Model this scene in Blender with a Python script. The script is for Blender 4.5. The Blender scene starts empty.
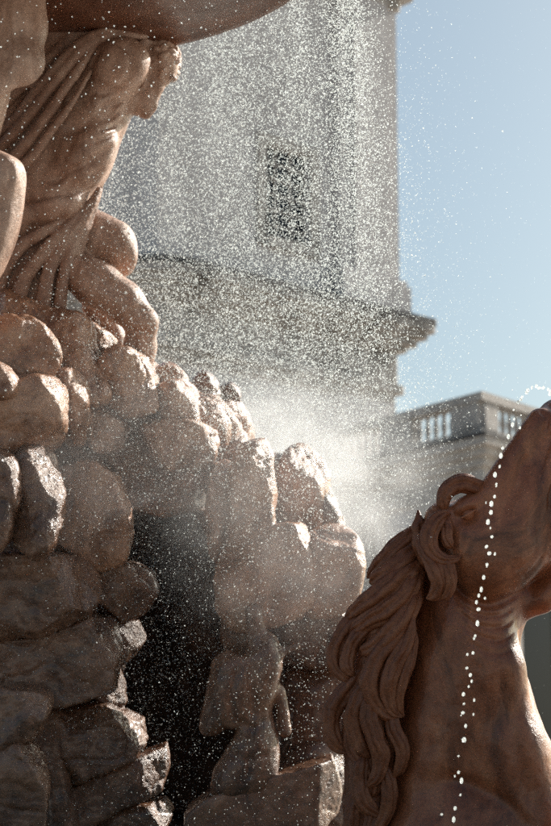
import bpy, bmesh, math, random
import numpy as np
from mathutils import Vector

# ------------------------------------------------------------------ camera, sky, sun, exposure
SC = bpy.context.scene
COL = SC.collection
R = math.radians
PITCH = R(12.0)
CAM = np.array([0.0, 0.0, 1.6])
FPX = 1943.0                       # focal length in photo pixels (551 x 826)
RIGHT = np.array([1.0, 0, 0])
FWD = np.array([0, math.cos(PITCH), math.sin(PITCH)])
UP = np.array([0, -math.sin(PITCH), math.cos(PITCH)])

cd = bpy.data.cameras.new('camera')
cam = bpy.data.objects.new('camera', cd); COL.objects.link(cam)
cam.location = CAM
cam.rotation_euler = (R(90) + PITCH, 0, 0)
cd.sensor_fit = 'VERTICAL'; cd.sensor_height = 36.0; cd.sensor_width = 24.0
cd.lens = FPX / 826.0 * 36.0
cd.clip_start = 0.1; cd.clip_end = 3000
cd.dof.use_dof = True; cd.dof.focus_distance = 8.1; cd.dof.aperture_fstop = 3.4
SC.camera = cam

SUN_AZ, SUN_EL = R(49.5), R(31)      # azimuth to the right of the view axis, elevation
SUN = np.array([math.sin(SUN_AZ)*math.cos(SUN_EL), math.cos(SUN_AZ)*math.cos(SUN_EL), math.sin(SUN_EL)])
world = bpy.data.worlds.new('World'); SC.world = world
world.use_nodes = True
wn = world.node_tree.nodes; wl = world.node_tree.links
bg = wn.get('Background') or wn.new('ShaderNodeBackground')
sky = wn.new('ShaderNodeTexSky'); sky.sky_type = 'NISHITA'; sky.sun_disc = False
sky.sun_elevation = SUN_EL; sky.sun_rotation = SUN_AZ
sky.air_density = 1.0; sky.dust_density = 4.2; sky.ozone_density = 3.0; sky.altitude = 400
wb = wn.new('ShaderNodeMix'); wb.data_type = 'RGBA'; wb.blend_type = 'MULTIPLY'; wb.inputs[0].default_value = 1.0   # white balance of the sky light
wb.inputs[7].default_value = (0.98, 1.03, 0.90, 1)
wl.new(sky.outputs['Color'], wb.inputs[6]); wl.new(wb.outputs[2], bg.inputs['Color']); bg.inputs['Strength'].default_value = 0.072

sl = bpy.data.lights.new('sun', 'SUN'); sl.energy = 5.0; sl.angle = R(0.53); sl.color = (1.0, 0.93, 0.84)
sun = bpy.data.objects.new('sun', sl); COL.objects.link(sun)
sun.rotation_euler = Vector(SUN).to_track_quat('Z', 'Y').to_euler()
sun.location = (20, 20, 30)

vs = SC.view_settings
vs.view_transform = 'Standard'; vs.look = 'None'; vs.exposure = 0.85; vs.gamma = 1.0; vs.use_curve_mapping = False
SC.render.engine = 'CYCLES'
SC.cycles.use_denoising = False
SC.cycles.max_bounces = 8; SC.cycles.diffuse_bounces = 3; SC.cycles.glossy_bounces = 3
SC.cycles.transmission_bounces = 4; SC.cycles.volume_bounces = 1; SC.cycles.transparent_max_bounces = 12
SC.cycles.sample_clamp_indirect = 4.0

# ------------------------------------------------------------------ helpers
def P(u, v, d):
    """point d metres in front of the camera plane in the direction of photo pixel (u, v)"""
    return CAM + d*(FWD + (u-275.5)/FPX*RIGHT + (413.0-v)/FPX*UP)

class Frame:
    """local sculpting frame: u right, v down, w away, 1 unit = one photo pixel at depth d"""
    def __init__(self, u0, v0, d):
        self.c = np.array([u0, v0, 0.0]); self.o = P(u0, v0, d); self.s = d/FPX
    def __call__(self, p):
        q = (np.asarray(p, float) - self.c)*self.s
        return self.o + q[..., 0:1]*RIGHT - q[..., 1:2]*UP + q[..., 2:3]*FWD

def tag(o, label=None, cat=None, group=None, kind=None):
    if label: o['label'] = label
    if cat: o['category'] = cat
    if group: o['group'] = group
    if kind: o['kind'] = kind
    return o

def empty(name, loc, parent=None):
    o = bpy.data.objects.new(name, None); COL.objects.link(o)
    o.empty_display_size = 0.2
    o.location = loc; o.parent = parent
    return o

def wloc(o):
    l = np.array(o.location)
    while o.parent: o = o.parent; l = l + np.array(o.location)
    return l

def mesh_np(name, verts, faces, mat, parent=None, smooth=True, loc=None):
    """one mesh object from world-space vertices and quads / tris; its origin is moved to loc"""
    verts = np.asarray(verts, np.float64); faces = np.asarray(faces, np.int64)
    if loc is None: loc = verts.mean(0)
    base = wloc(parent) if parent else np.zeros(3)
    me = bpy.data.meshes.new(name)
    v = (verts - loc).astype(np.float32)
    k = faces.shape[1]; n = len(faces)
    me.vertices.add(len(v)); me.vertices.foreach_set('co', v.ravel())
    me.loops.add(n*k); me.loops.foreach_set('vertex_index', faces.astype(np.int32).ravel())
    me.polygons.add(n)
    me.polygons.foreach_set('loop_start', np.arange(0, n*k, k, dtype=np.int32))
    me.update(calc_edges=True); me.validate()
    me.polygons.foreach_set('use_smooth', np.full(len(me.polygons), bool(smooth)))
    if mat: me.materials.append(mat)
    o = bpy.data.objects.new(name, me); COL.objects.link(o)
    o.location = np.asarray(loc) - base; o.parent = parent
    return o

def hash3(i, j, k, seed):
    h = (i*374761393 + j*668265263 + k*2147483647 + seed*1274126177) & 0xFFFFFFFF
    h = ((h ^ (h >> 13))*1274126177) & 0xFFFFFFFF
    h = (h ^ (h >> 16)) & 0xFFFF
    return h/32767.5 - 1.0

def noise3(p, seed=0):
    i = np.floor(p).astype(np.int64); f = p - i; f = f*f*(3-2*f)
    out = 0
    for a in (0, 1):
        for b in (0, 1):
            for c in (0, 1):
                w = (f[:, 0] if a else 1-f[:, 0])*(f[:, 1] if b else 1-f[:, 1])*(f[:, 2] if c else 1-f[:, 2])
                out = out + w*hash3(i[:, 0]+a, i[:, 1]+b, i[:, 2]+c, seed)
    return out

def fbm(p, seed=0, octs=3):
    s = 0; a = 1.0
    for o in range(octs):
        s = s + a*noise3(p*(2.03**o) + 17.3*o, seed+o); a *= 0.5
    return s

def chaikin(poly, n=2):
    p = np.array(poly, float)
    for _ in range(n):
        q = np.roll(p, -1, 0)
        p = np.stack([0.75*p+0.25*q, 0.25*p+0.75*q], 1).reshape(-1, 2)
    return p

class Sculpt:
    """a small signed-distance clay: primitives in a pixel-unit frame, meshed with surface nets"""
    def __init__(self, lo, hi, res):
        self.lo = np.array(lo, float); self.res = res
        self.n = np.ceil((np.array(hi)-self.lo)/res).astype(int) + 1
        self.f = np.full(self.n, 60.0, np.float32)
        self.ax = [self.lo[i] + np.arange(self.n[i])*res for i in range(3)]
    def _sl(self, lo, hi):
        a = np.clip(np.floor((np.array(lo)-self.lo)/self.res).astype(int), 0, self.n)
        b = np.clip(np.ceil((np.array(hi)-self.lo)/self.res).astype(int)+1, 0, self.n)
        sl = tuple(slice(x, max(x, y)) for x, y in zip(a, b))
        g = np.meshgrid(*[self.ax[i][sl[i]] for i in range(3)], indexing='ij', sparse=True)
        return sl, g
    def _add(self, sl, d, k, sub=False):
        if d.size == 0: return
        a = self.f[sl]
        if sub:
            b = -d; h = np.maximum(k-np.abs(a-b), 0)/k
            self.f[sl] = np.maximum(a, b) + h*h*k*0.25
        else:
            h = np.maximum(k-np.abs(a-d), 0)/k
            self.f[sl] = np.minimum(a, d) - h*h*k*0.25
    def ell(self, c, r, k=8, rot=0.0, rotw=0.0, sub=False):
        c = np.array(c, float); r = np.array(r, float); m = r.max()+k*1.5+6
        sl, (U, V, W) = self._sl(c-m, c+m)
        x, y, z = U-c[0], V-c[1], W-c[2]
        if rot:
            co, si = math.cos(R(rot)), math.sin(R(rot)); x, y = x*co+y*si, -x*si+y*co
        if rotw:
            co, si = math.cos(R(rotw)), math.sin(R(rotw)); x, z = x*co+z*si, -x*si+z*co
        k0 = np.sqrt((x/r[0])**2+(y/r[1])**2+(z/r[2])**2)+1e-6
        k1 = np.sqrt((x/r[0]**2)**2+(y/r[1]**2)**2+(z/r[2]**2)**2)+1e-6
        self._add(sl, k0*(k0-1)/k1, k, sub)
    def cap(self, a, b, ra, rb, k=8, sub=False):
        a = np.array(a, float); b = np.array(b, float); m = max(ra, rb)+k*1.5+6
        sl, (U, V, W) = self._sl(np.minimum(a, b)-m, np.maximum(a, b)+m)
        ba = b-a; L = (ba**2).sum()+1e-9
        h = np.clip(((U-a[0])*ba[0]+(V-a[1])*ba[1]+(W-a[2])*ba[2])/L, 0, 1)
        d = np.sqrt((U-a[0]-h*ba[0])**2+(V-a[1]-h*ba[1])**2+(W-a[2]-h*ba[2])**2) - (ra+(rb-ra)*h)
        self._add(sl, d, k, sub)
    def chain(self, pts, k=6, sub=False):
        for a, b in zip(pts[:-1], pts[1:]): self.cap(a[:3], b[:3], a[3], b[3], k, sub)
    def puff(self, poly, w0, t, r, k=6, tilt=(0, 0), c=None, tw=None):
        """rounded extrusion of an outline; tilt leans its mid-plane; tw(u, v) varies its half thickness"""
        poly = np.array(poly, float); m = k*1.5+8
        lo = np.array([*poly.min(0), w0-t*1.7]) - m; hi = np.array([*poly.max(0), w0+t*1.7]) + m
        sl, (U, V, W) = self._sl(lo, hi)
        if U.size*V.size*W.size == 0: return
        u = U[:, :, 0]; v = V[:, :, 0]; u, v = np.broadcast_arrays(u, v)
        d = np.full(u.shape, 1e9); s = np.ones(u.shape)
        n = len(poly); j = n-1
        for i in range(n):
            e = poly[j]-poly[i]; wx = u-poly[i, 0]; wy = v-poly[i, 1]
            tt = np.clip((wx*e[0]+wy*e[1])/(e@e+1e-9), 0, 1)
            d = np.minimum(d, (wx-e[0]*tt)**2+(wy-e[1]*tt)**2)
            c1 = v >= poly[i, 1]; c2 = v < poly[j, 1]; c3 = e[0]*wy > e[1]*wx
            fl = (c1 & c2 & c3) | (~c1 & ~c2 & ~c3)
            s = np.where(fl, -s, s); j = i
        d2 = s*np.sqrt(d)
        cc = poly.mean(0) if c is None else c
        th = t if tw is None else tw(u, v)
        mid = w0 + tilt[0]*(u-cc[0]) + tilt[1]*(v-cc[1])
        q1 = d2[:, :, None]+r
        q2 = np.abs(W-mid[:, :, None]) - (th if np.isscalar(th) else th[:, :, None]) + r
        dd = np.minimum(np.maximum(q1, q2), 0)+np.sqrt(np.maximum(q1, 0)**2+np.maximum(q2, 0)**2)-r
        self._add(sl, dd, k)
    def cut(self, n, off, k=4):
        """keep only the side n.p < off"""
        n = np.array(n, float); n = n/np.linalg.norm(n)
        U, V, W = np.meshgrid(*self.ax, indexing='ij', sparse=True)
        b = (U*n[0]+V*n[1]+W*n[2]-off).astype(np.float32); a = self.f
        h = np.maximum(k-np.abs(a-b), 0)/k
        self.f = np.maximum(a, b)+h*h*k*0.25
    def relax(self, n=1):
        """soften the clay a little"""
        for _ in range(n):
            g = self.f
            for ax in range(3):
                p = np.concatenate([g.take([0], ax), g, g.take([-1], ax)], ax)
                m = g.shape[ax]
                g = 0.25*p.take(range(0, m), ax)+0.5*p.take(range(1, m+1), ax)+0.25*p.take(range(2, m+2), ax)
            self.f = g
    def mesh(self):
        f = self.f.copy()
        for ax in range(3):                          # close the surface at the grid border
            s0 = [slice(None)]*3; s0[ax] = 0; f[tuple(s0)] = np.maximum(f[tuple(s0)], 0.5)
            s0[ax] = -1; f[tuple(s0)] = np.maximum(f[tuple(s0)], 0.5)
        ins = f < 0
        cnt = np.zeros(np.array(f.shape)-1, np.int8)
        offs = [(a, b, c) for a in (0, 1) for b in (0, 1) for c in (0, 1)]
        nx, ny, nz = f.shape
        for a, b, c in offs: cnt += ins[a:nx-1+a, b:ny-1+b, c:nz-1+c]
        act = np.argwhere((cnt > 0) & (cnt < 8))
        idx = np.full(cnt.shape, -1, np.int64); idx[tuple(act.T)] = np.arange(len(act))
        val = {o: f[act[:, 0]+o[0], act[:, 1]+o[1], act[:, 2]+o[2]] for o in offs}
        sm = np.zeros((len(act), 3)); num = np.zeros(len(act))
        for o in offs:
            for ax in range(3):
                if o[ax]: continue
                q = list(o); q[ax] = 1; q = tuple(q)
                m = (val[o] < 0) != (val[q] < 0)
                t = np.where(m, val[o]/np.where(m, val[o]-val[q], 1), 0)
                for e in range(3): sm[:, e] += m*(t if e == ax else o[e])
                num += m
        verts = self.lo + self.res*(act + sm/num[:, None])
        quads = []
        for ax in range(3):
            a = [slice(None)]*3; b = [slice(None)]*3; a[ax] = slice(0, -1); b[ax] = slice(1, None)
            x = ins[tuple(a)]; y = ins[tuple(b)]
            e = np.argwhere(x != y); s = x[tuple(e.T)]
            o1, o2 = [(1, 2), (2, 0), (0, 1)][ax]
            ok = (e[:, o1] > 0) & (e[:, o2] > 0) & (e[:, o1] < cnt.shape[o1]) & (e[:, o2] < cnt.shape[o2]); e = e[ok]; s = s[ok]
            def g(d1, d2):
                q = e.copy(); q[:, o1] += d1; q[:, o2] += d2; return idx[tuple(q.T)]
            Q = np.stack([g(-1, -1), g(0, -1), g(0, 0), g(-1, 0)], 1)
            Q[~s] = Q[~s][:, ::-1]
            quads.append(Q)
        return verts, np.concatenate(quads)

def vnormals(v, q):
    n = np.cross(v[q[:, 2]]-v[q[:, 0]], v[q[:, 3]]-v[q[:, 1]])
    out = np.zeros_like(v)
    for k in range(4):
        for e in range(3): out[:, e] += np.bincount(q[:, k], n[:, e], len(v))
    return out/(np.linalg.norm(out, axis=1)[:, None]+1e-9)

def engrave(v, q, lines):
    """carve soft creases into the camera side of a sculpted surface; each line: (points, width, depth)"""
    nn = vnormals(v, q); front = np.clip(-nn[:, 2]*1.6, 0, 1); off = np.zeros(len(v))
    for pts, wd, dp in lines:
        p = smooth_path([(a, b, 0) for a, b in pts], 6*len(pts))[:, :2]
        lo = p.min(0)-3*wd; hi = p.max(0)+3*wd
        ix = np.nonzero((v[:, 0] > lo[0]) & (v[:, 0] < hi[0]) & (v[:, 1] > lo[1]) & (v[:, 1] < hi[1]))[0]
        x = v[ix, :2]; best = np.full(len(ix), 1e9); tt = np.zeros(len(ix))
        for i in range(len(p)-1):
            e = p[i+1]-p[i]; h = np.clip(((x-p[i])@e)/(e@e+1e-9), 0, 1)
            d = ((x-p[i]-h[:, None]*e)**2).sum(1); m = d < best; best[m] = d[m]; tt[m] = (i+h[m])/(len(p)-1)
        off[ix] -= dp*np.exp(-best/wd**2)*np.clip(np.sin(np.clip(tt, 0, 1)*math.pi)*2.2, 0, 1)
    return v + nn*(off*front)[:, None]

def smooth_path(pts, n):
    p = np.array(pts, float)
    p = np.vstack([2*p[0]-p[1], p, 2*p[-1]-p[-2]])
    out = []
    m = len(p)-3
    for t in np.linspace(0, m-1e-6, n):
        i = int(t); f = t-i; a, b, c, d = p[i:i+4]
        out.append(0.5*((2*b)+(c-a)*f+(2*a-5*b+4*c-d)*f*f+(3*b-a-3*c+d)*f**3))
    return np.array(out)

def sweep(pts, n=36, m=30, ridges=6, depth=0.25, flat=0.75, twist=1.0, phase=0.0, wave=0.0):
    """a tapering grooved strand along (u, v, w, r) control points, in frame units"""
    c = smooth_path(pts, n); x = c[:, :3]; r = np.maximum(c[:, 3], 0.3)
    t = np.gradient(x, axis=0); t /= np.linalg.norm(t, axis=1)[:, None]
    a = np.cross(t, np.array([0, 0, 1.0])); a /= np.linalg.norm(a, axis=1)[:, None]+1e-9
    b = np.cross(t, a)
    th = np.linspace(0, 2*math.pi, m, endpoint=False)
    V = []
    for i in range(n):
        tt = i/(n-1); ang = th*ridges*0.5 + phase + twist*tt*2
        rad = 1-depth+depth*np.abs(np.cos(ang))**0.9
        end = min(1.0, math.sqrt(max(tt*9, 0.02)), math.sqrt(max((1-tt)*7, 0.02)))
        V.append(x[i]+(np.cos(th)*rad*r[i]*end)[:, None]*a[i]+(np.sin(th)*rad*r[i]*end*flat)[:, None]*b[i])
    V = np.vstack(V); F = []
    for i in range(n-1):
        for j in range(m):
            k = (j+1) % m; F.append((i*m+j, i*m+k, (i+1)*m+k, (i+1)*m+j))
    V = np.vstack([V, x[0], x[-1]]); c0, c1 = len(V)-2, len(V)-1
    for j in range(m):
        k = (j+1) % m
        F.append((c0, c0, k, j)); F.append((c1, c1, (n-1)*m+j, (n-1)*m+k))
    F = np.array(F)
    return V, F

def sweep_obj(name, frame, pts, mat, parent, **kw):
    V, F = sweep(pts, **kw)
    V = V + (np.stack([noise3(V*0.07, 1), noise3(V*0.07, 2), noise3(V*0.07, 3)], 1)*1.3 + np.stack([noise3(V*0.25, 4), noise3(V*0.25, 5), noise3(V*0.25, 6)], 1)*0.45)
    main = F[F[:, 0] != F[:, 1]]
    caps = F[F[:, 0] == F[:, 1]][:, 1:]
    tri = np.vstack([main[:, [0, 1, 2]], main[:, [0, 2, 3]], caps])
    return mesh_np(name, frame(V), tri, mat, parent)

def fix_normals(o):
    bm = bmesh.new(); bm.from_mesh(o.data); bmesh.ops.recalc_face_normals(bm, faces=bm.faces); bm.to_mesh(o.data); bm.free()

# ------------------------------------------------------------------ materials
def nodes(name):
    m = bpy.data.materials.new(name); m.use_nodes = True
    nt = m.node_tree; return m, nt, nt.nodes.get('Principled BSDF')

def N(nt, t, **kw):
    n = nt.nodes.new(t)
    for k, v in kw.items():
        if k.startswith('i_'): n.inputs[k[2:].replace('_', ' ')].default_value = v
        else: setattr(n, k, v)
    return n

def ramp(nt, fac, stops):
    r = N(nt, 'ShaderNodeValToRGB'); e = r.color_ramp.elements
    while len(e) < len(stops): e.new(0.5)
    for el, (p, c) in zip(e, stops):
        el.position = p; el.color = (*c, 1) if len(c) == 3 else c
    nt.links.new(fac, r.inputs['Fac']); return r

def stone(name, c_dark, c_mid, c_light, scale=6.0, rough=(0.25, 0.6), bump=0.012, fine=60.0, streak=0.5, spec=0.5, coat=0.0, stain=None):
    m, nt, b = nodes(name); L = nt.links
    tc = N(nt, 'ShaderNodeTexCoord')
    mp = N(nt, 'ShaderNodeMapping'); mp.inputs['Scale'].default_value = (1, 1, 1-streak*0.75)
    L.new(tc.outputs['Object'], mp.inputs['Vector'])
    n1 = N(nt, 'ShaderNodeTexNoise', i_Scale=scale, i_Detail=7.0, i_Roughness=0.62, i_Distortion=0.6); L.new(mp.outputs['Vector'], n1.inputs['Vector'])
    n2 = N(nt, 'ShaderNodeTexNoise', i_Scale=fine, i_Detail=5.0, i_Roughness=0.7); L.new(tc.outputs['Object'], n2.inputs['Vector'])
    r1 = ramp(nt, n1.outputs['Fac'], [(0.28, c_dark), (0.5, c_mid), (0.74, c_light)])
    mx = N(nt, 'ShaderNodeMix', data_type='RGBA', blend_type='OVERLAY'); mx.inputs[0].default_value = 0.45
    L.new(r1.outputs['Color'], mx.inputs[6]); 
    g = ramp(nt, n2.outputs['Fac'], [(0.3, (0.25, 0.25, 0.25)), (0.7, (0.72, 0.7, 0.68))])
    L.new(g.outputs['Color'], mx.inputs[7])
    col = mx.outputs[2]
    if stain:
        n3 = N(nt, 'ShaderNodeTexNoise', i_Scale=scale*0.45, i_Detail=6.0, i_Roughness=0.7, i_Distortion=1.2); L.new(mp.outputs['Vector'], n3.inputs['Vector'])
        r3 = ramp(nt, n3.outputs['Fac'], [(0.50, (0, 0, 0)), (0.66, (1, 1, 1))])
        m3 = N(nt, 'ShaderNodeMix', data_type='RGBA'); L.new(r3.outputs['Color'], m3.inputs[0])
        L.new(col, m3.inputs[6]); m3.inputs[7].default_value = (*stain, 1); col = m3.outputs[2]
    L.new(col, b.inputs['Base Color'])
    rr = N(nt, 'ShaderNodeMapRange'); rr.inputs['From Min'].default_value = 0.3; rr.inputs['From Max'].default_value = 0.7
    rr.inputs['To Min'].default_value = rough[0]; rr.inputs['To Max'].default_value = rough[1]
    n4 = N(nt, 'ShaderNodeTexNoise', i_Scale=scale*1.7, i_Detail=4.0); L.new(mp.outputs['Vector'], n4.inputs['Vector'])
    L.new(n4.outputs['Fac'], rr.inputs['Value']); L.new(rr.outputs['Result'], b.inputs['Roughness'])
    ad = N(nt, 'ShaderNodeMath', operation='MULTIPLY_ADD'); L.new(n1.outputs['Fac'], ad.inputs[0]); ad.inputs[1].default_value = 2.0; L.new(n2.outputs['Fac'], ad.inputs[2])
    bp = N(nt, 'ShaderNodeBump', i_Strength=0.6, i_Distance=bump); L.new(ad.outputs[0], bp.inputs['Height'])
    L.new(bp.outputs['Normal'], b.inputs['Normal'])
    b.inputs['Specular IOR Level'].default_value = spec
    b.inputs['Coat Weight'].default_value = coat; b.inputs['Coat Roughness'].default_value = 0.1
    return m

M_HORSE = stone('wet_dark_marble', (0.155, 0.046, 0.018), (0.275, 0.092, 0.041), (0.41, 0.165, 0.080), scale=9, rough=(0.22, 0.45), bump=0.006, fine=85, streak=0.75, coat=0.25, spec=0.4, stain=(0.10, 0.032, 0.014))
M_MANE = stone('wet_mane_marble', (0.105, 0.031, 0.012), (0.19, 0.064, 0.029), (0.29, 0.115, 0.055), scale=11, rough=(0.3, 0.5), bump=0.005, fine=90, streak=0.3, coat=0.05, spec=0.35)
M_STATUE = stone('statue_marble', (0.28, 0.155, 0.104), (0.43, 0.275, 0.205), (0.55, 0.395, 0.315), scale=7, rough=(0.34, 0.6), bump=0.007, fine=75, streak=0.6, coat=0.08, stain=(0.20, 0.105, 0.068))
M_DRAPE = stone('drapery_marble', (0.20, 0.112, 0.078), (0.32, 0.195, 0.142), (0.44, 0.31, 0.24), scale=8, rough=(0.4, 0.65), bump=0.006, fine=75)
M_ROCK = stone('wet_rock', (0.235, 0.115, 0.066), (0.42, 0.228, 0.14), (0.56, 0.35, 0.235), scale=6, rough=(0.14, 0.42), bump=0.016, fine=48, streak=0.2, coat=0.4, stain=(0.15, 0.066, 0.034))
M_ROCK2 = stone('wet_dark_rock', (0.10, 0.045, 0.026), (0.195, 0.10, 0.059), (0.31, 0.175, 0.11), scale=7, rough=(0.14, 0.42), bump=0.018, fine=48, streak=0.2, coat=0.45, stain=(0.06, 0.028, 0.016))  # tone lowered further to deepen the shadow over the lower-left stones
M_CAVE = stone('shade_black_rock', (0.022, 0.013, 0.009), (0.04, 0.025, 0.018), (0.07, 0.045, 0.032), scale=5, rough=(0.5, 0.8), bump=0.02, fine=40, spec=0.12)  # near-black colour stands in for the deep shade inside the grotto
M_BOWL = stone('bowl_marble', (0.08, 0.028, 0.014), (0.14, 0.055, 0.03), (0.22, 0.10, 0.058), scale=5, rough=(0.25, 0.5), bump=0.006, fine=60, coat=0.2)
M_CHURCH = stone('church_stone', (0.38, 0.37, 0.375), (0.49, 0.48, 0.485), (0.58, 0.57, 0.575), scale=0.8, rough=(0.8, 0.95), bump=0.03, fine=7, streak=0.8, spec=0.2)
M_TRIM = stone('church_trim_stone', (0.31, 0.29, 0.275), (0.42, 0.40, 0.38), (0.52, 0.50, 0.475), scale=1.0, rough=(0.8, 0.95), bump=0.03, fine=8, streak=0.6, spec=0.2, stain=(0.10, 0.09, 0.08))
M_LEDGE = stone('dark_shadow_ledge', (0.035, 0.035, 0.038), (0.06, 0.06, 0.063), (0.10, 0.10, 0.10), scale=1.2, rough=(0.6, 0.8), bump=0.02, fine=9, spec=0.3)  # dark tone painted as the shadow line along ledge tops; roof shares it
M_PAVE = stone('plaza_gravel', (0.36, 0.32, 0.28), (0.46, 0.42, 0.37), (0.55, 0.50, 0.45), scale=0.5, rough=(0.8, 0.95), bump=0.02, fine=30, streak=0, spec=0.2)

M_PANE, nt, b = nodes('dark_window_glass')
b.inputs['Base Color'].default_value = (0.008, 0.012, 0.02, 1); b.inputs['Roughness'].default_value = 0.12; b.inputs['Specular IOR Level'].default_value = 0.1
M_WATER, nt, b = nodes('pool_water')
b.inputs['Base Color'].default_value = (0.03, 0.05, 0.05, 1); b.inputs['Roughness'].default_value = 0.08
tn = N(nt, 'ShaderNodeTexNoise', i_Scale=9.0, i_Detail=3.0); bp = N(nt, 'ShaderNodeBump', i_Strength=0.5, i_Distance=0.03)
nt.links.new(tn.outputs['Fac'], bp.inputs['Height']); nt.links.new(bp.outputs['Normal'], b.inputs['Normal'])

def drop_mat(name, rough, tl):
    m, nt, b = nodes(name); L = nt.links
    out = nt.nodes.get('Material Output')
    t = N(nt, 'ShaderNodeBsdfTranslucent'); t.inputs['Color'].default_value = tl
    d = N(nt, 'ShaderNodeBsdfDiffuse'); d.inputs['Color'].default_value = tl
    g = N(nt, 'ShaderNodeBsdfGlass', i_Roughness=rough, i_IOR=1.33)
    a = N(nt, 'ShaderNodeMixShader'); a.inputs[0].default_value = 0.2
    L.new(t.outputs[0], a.inputs[1]); L.new(d.outputs[0], a.inputs[2])
    x = N(nt, 'ShaderNodeMixShader'); x.inputs[0].default_value = 0.6
    L.new(a.outputs[0], x.inputs[1]); L.new(g.outputs[0], x.inputs[2])
    L.new(x.outputs[0], out.inputs['Surface']); nt.nodes.remove(b)
    return m
M_DROP = drop_mat('backlit_water_drop', 0.55, (0.90, 0.98, 0.97, 1))

rng = np.random.default_rng(11)

# ------------------------------------------------------------------ ground, basin, pool (below the picture)
def lathe(name, prof, centre, mat, parent=None, seg=96):
    th = np.linspace(0, 2*math.pi, seg, endpoint=False); prof = np.array(prof, float)
    V = np.array([[centre[0]+r*math.cos(t), centre[1]+r*math.sin(t), z] for r, z in prof for t in th])
    F = [(i*seg+j, i*seg+(j+1) % seg, (i+1)*seg+(j+1) % seg, (i+1)*seg+j) for i in range(len(prof)-1) for j in range(seg)]
    o = mesh_np(name, V, F, mat, parent, loc=np.array([centre[0], centre[1], prof[:, 1].min()]))
    fix_normals(o); return o

g = mesh_np('ground', [(-900, -900, 0), (900, -900, 0), (900, 900, 0), (-900, 900, 0)], [(0, 1, 2, 3)], M_PAVE, smooth=False)
tag(g, 'pale paved square around the fountain', None, None, 'structure')

ZR = P(175, 41, 10.3)[2]                               # height of the bowl rim
_r1 = P(175, 41, 10.3)[:2]; _t = (ZR-CAM[2])/(FWD+(285-275.5)/FPX*RIGHT+413.0/FPX*UP)[2]
_r2 = (CAM+_t*(FWD+(285-275.5)/FPX*RIGHT+413.0/FPX*UP))[:2]
RB = 1.62
_e = (_r2-_r1)/np.linalg.norm(_r2-_r1); _n = np.array([-_e[1], _e[0]]); _n = _n if _n[1] > 0 else -_n
FC = (_r1+_r2)/2 - _n*math.sqrt(RB**2-(np.linalg.norm(_r2-_r1)/2)**2)      # fountain axis
basin = lathe('fountain_basin', [(5.0, 0.004), (5.15, 0.1), (5.1, 0.75), (5.25, 0.8), (5.25, 0.92), (4.85, 0.92), (4.85, 0.82), (4.75, 0.7), (4.75, 0.05)], FC, M_ROCK2)
tag(basin, 'round brown stone basin wall around the fountain pool', None, None, 'structure')
pool = lathe('water', [(0.01, 0.7), (2.0, 0.701), (4.74, 0.7)], FC, M_WATER)
tag(pool, 'pool of water in the fountain basin', None, None, 'structure')

# ------------------------------------------------------------------ church tower, corner towards us
def ray_at_z(u, v, z):
    d = FWD + (u-275.5)/FPX*RIGHT + (413.0-v)/FPX*UP
    return CAM + d*((z-CAM[2])/d[2])

LEDGE_Z = P(440, 320, 60)[2]
A = ray_at_z(440, 320, LEDGE_Z); Bq = ray_at_z(150, 247, LEDGE_Z)      # ledge: far right tip, near corner
fdir = (A-Bq)[:2]; WLEN = np.linalg.norm(fdir); fdir = fdir/WLEN         # along the right face, going away
fn = np.array([fdir[1], -fdir[0]])                                       # its outward normal (towards us, right)
if fn[1] > 0: fn = -fn
ODIR = -fn                                                                # into the tower
OV = 1.15                                                                 # ledge overhang
corner = Bq[:2] + fdir*OV - fn*OV                                          # near wall corner
W_ = WLEN - 2*OV                                                           # wall width
tower = empty('church_tower', (*(corner+fdir*W_/2-fn*W_/2), 0))
tag(tower, 'tall grey stone church tower standing corner-on behind the falling water', 'tower')

def tpt(a, o, z):
    """a metres along the right face from the near corner, o metres outwards, height z"""
    p = corner + fdir*a + fn*o
    return (p[0], p[1], z)

def ring_box(name, over, z0, z1, mat, parent, bevel=0.25):
    """square slab round the tower with rounded corners"""
    V = []; n = 9
    for z in (z0, z1):
        for cx, cy, a0 in ((1, 1, 0), (0, 1, 90), (0, 0, 180), (1, 0, 270)):
            near = (not cx) and cy; b0_ = bevel; bevel_ = min(1.7, over*1.3+.05) if near else b0_
            bx = (W_+over-bevel_) if cx else (-over+bevel_); by = (over-bevel_) if cy else (-W_-over+bevel_)
            for i in range(n):
                a = R(a0+90*i/(n-1)); V.append(tpt(bx+bevel_*math.cos(a), by+bevel_*math.sin(a), z))
    m = 4*n
    bmv = np.array(V)
    F = [(i, (i+1) % m, m+(i+1) % m, m+i) for i in range(m)]
    me = mesh_np(name, bmv, F, mat, parent, smooth=False)
    bm = bmesh.new(); bm.from_mesh(me.data); bm.verts.ensure_lookup_table()
    bm.faces.new([bm.verts[i] for i in range(m)]); bm.faces.new([bm.verts[m+i] for i in range(m)])
    bmesh.ops.recalc_face_normals(bm, faces=bm.faces); bm.to_mesh(me.data); bm.free()
    return me

def face_box(name, a0, a1, o0, o1, z0, z1, mat, parent, other=False):
    """box on the right face (or the left face when other is set)"""
    V = []
    for z in (z0, z1):
        for a, o in ((a0, o0), (a1, o0), (a1, o1), (a0, o1)):
            if other:
                p = corner - fn*a - fdir*o; V.append((p[0], p[1], z))
            else: V.append(tpt(a, o, z))
    F = [(0, 3, 2, 1), (4, 5, 6, 7), (0, 1, 5, 4), (1, 2, 6, 5), (2, 3, 7, 6), (3, 0, 4, 7)]
    o = mesh_np(name, V, F, mat, parent, smooth=False); fix_normals(o); return o

ZT = LEDGE_Z + 17.0
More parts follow.
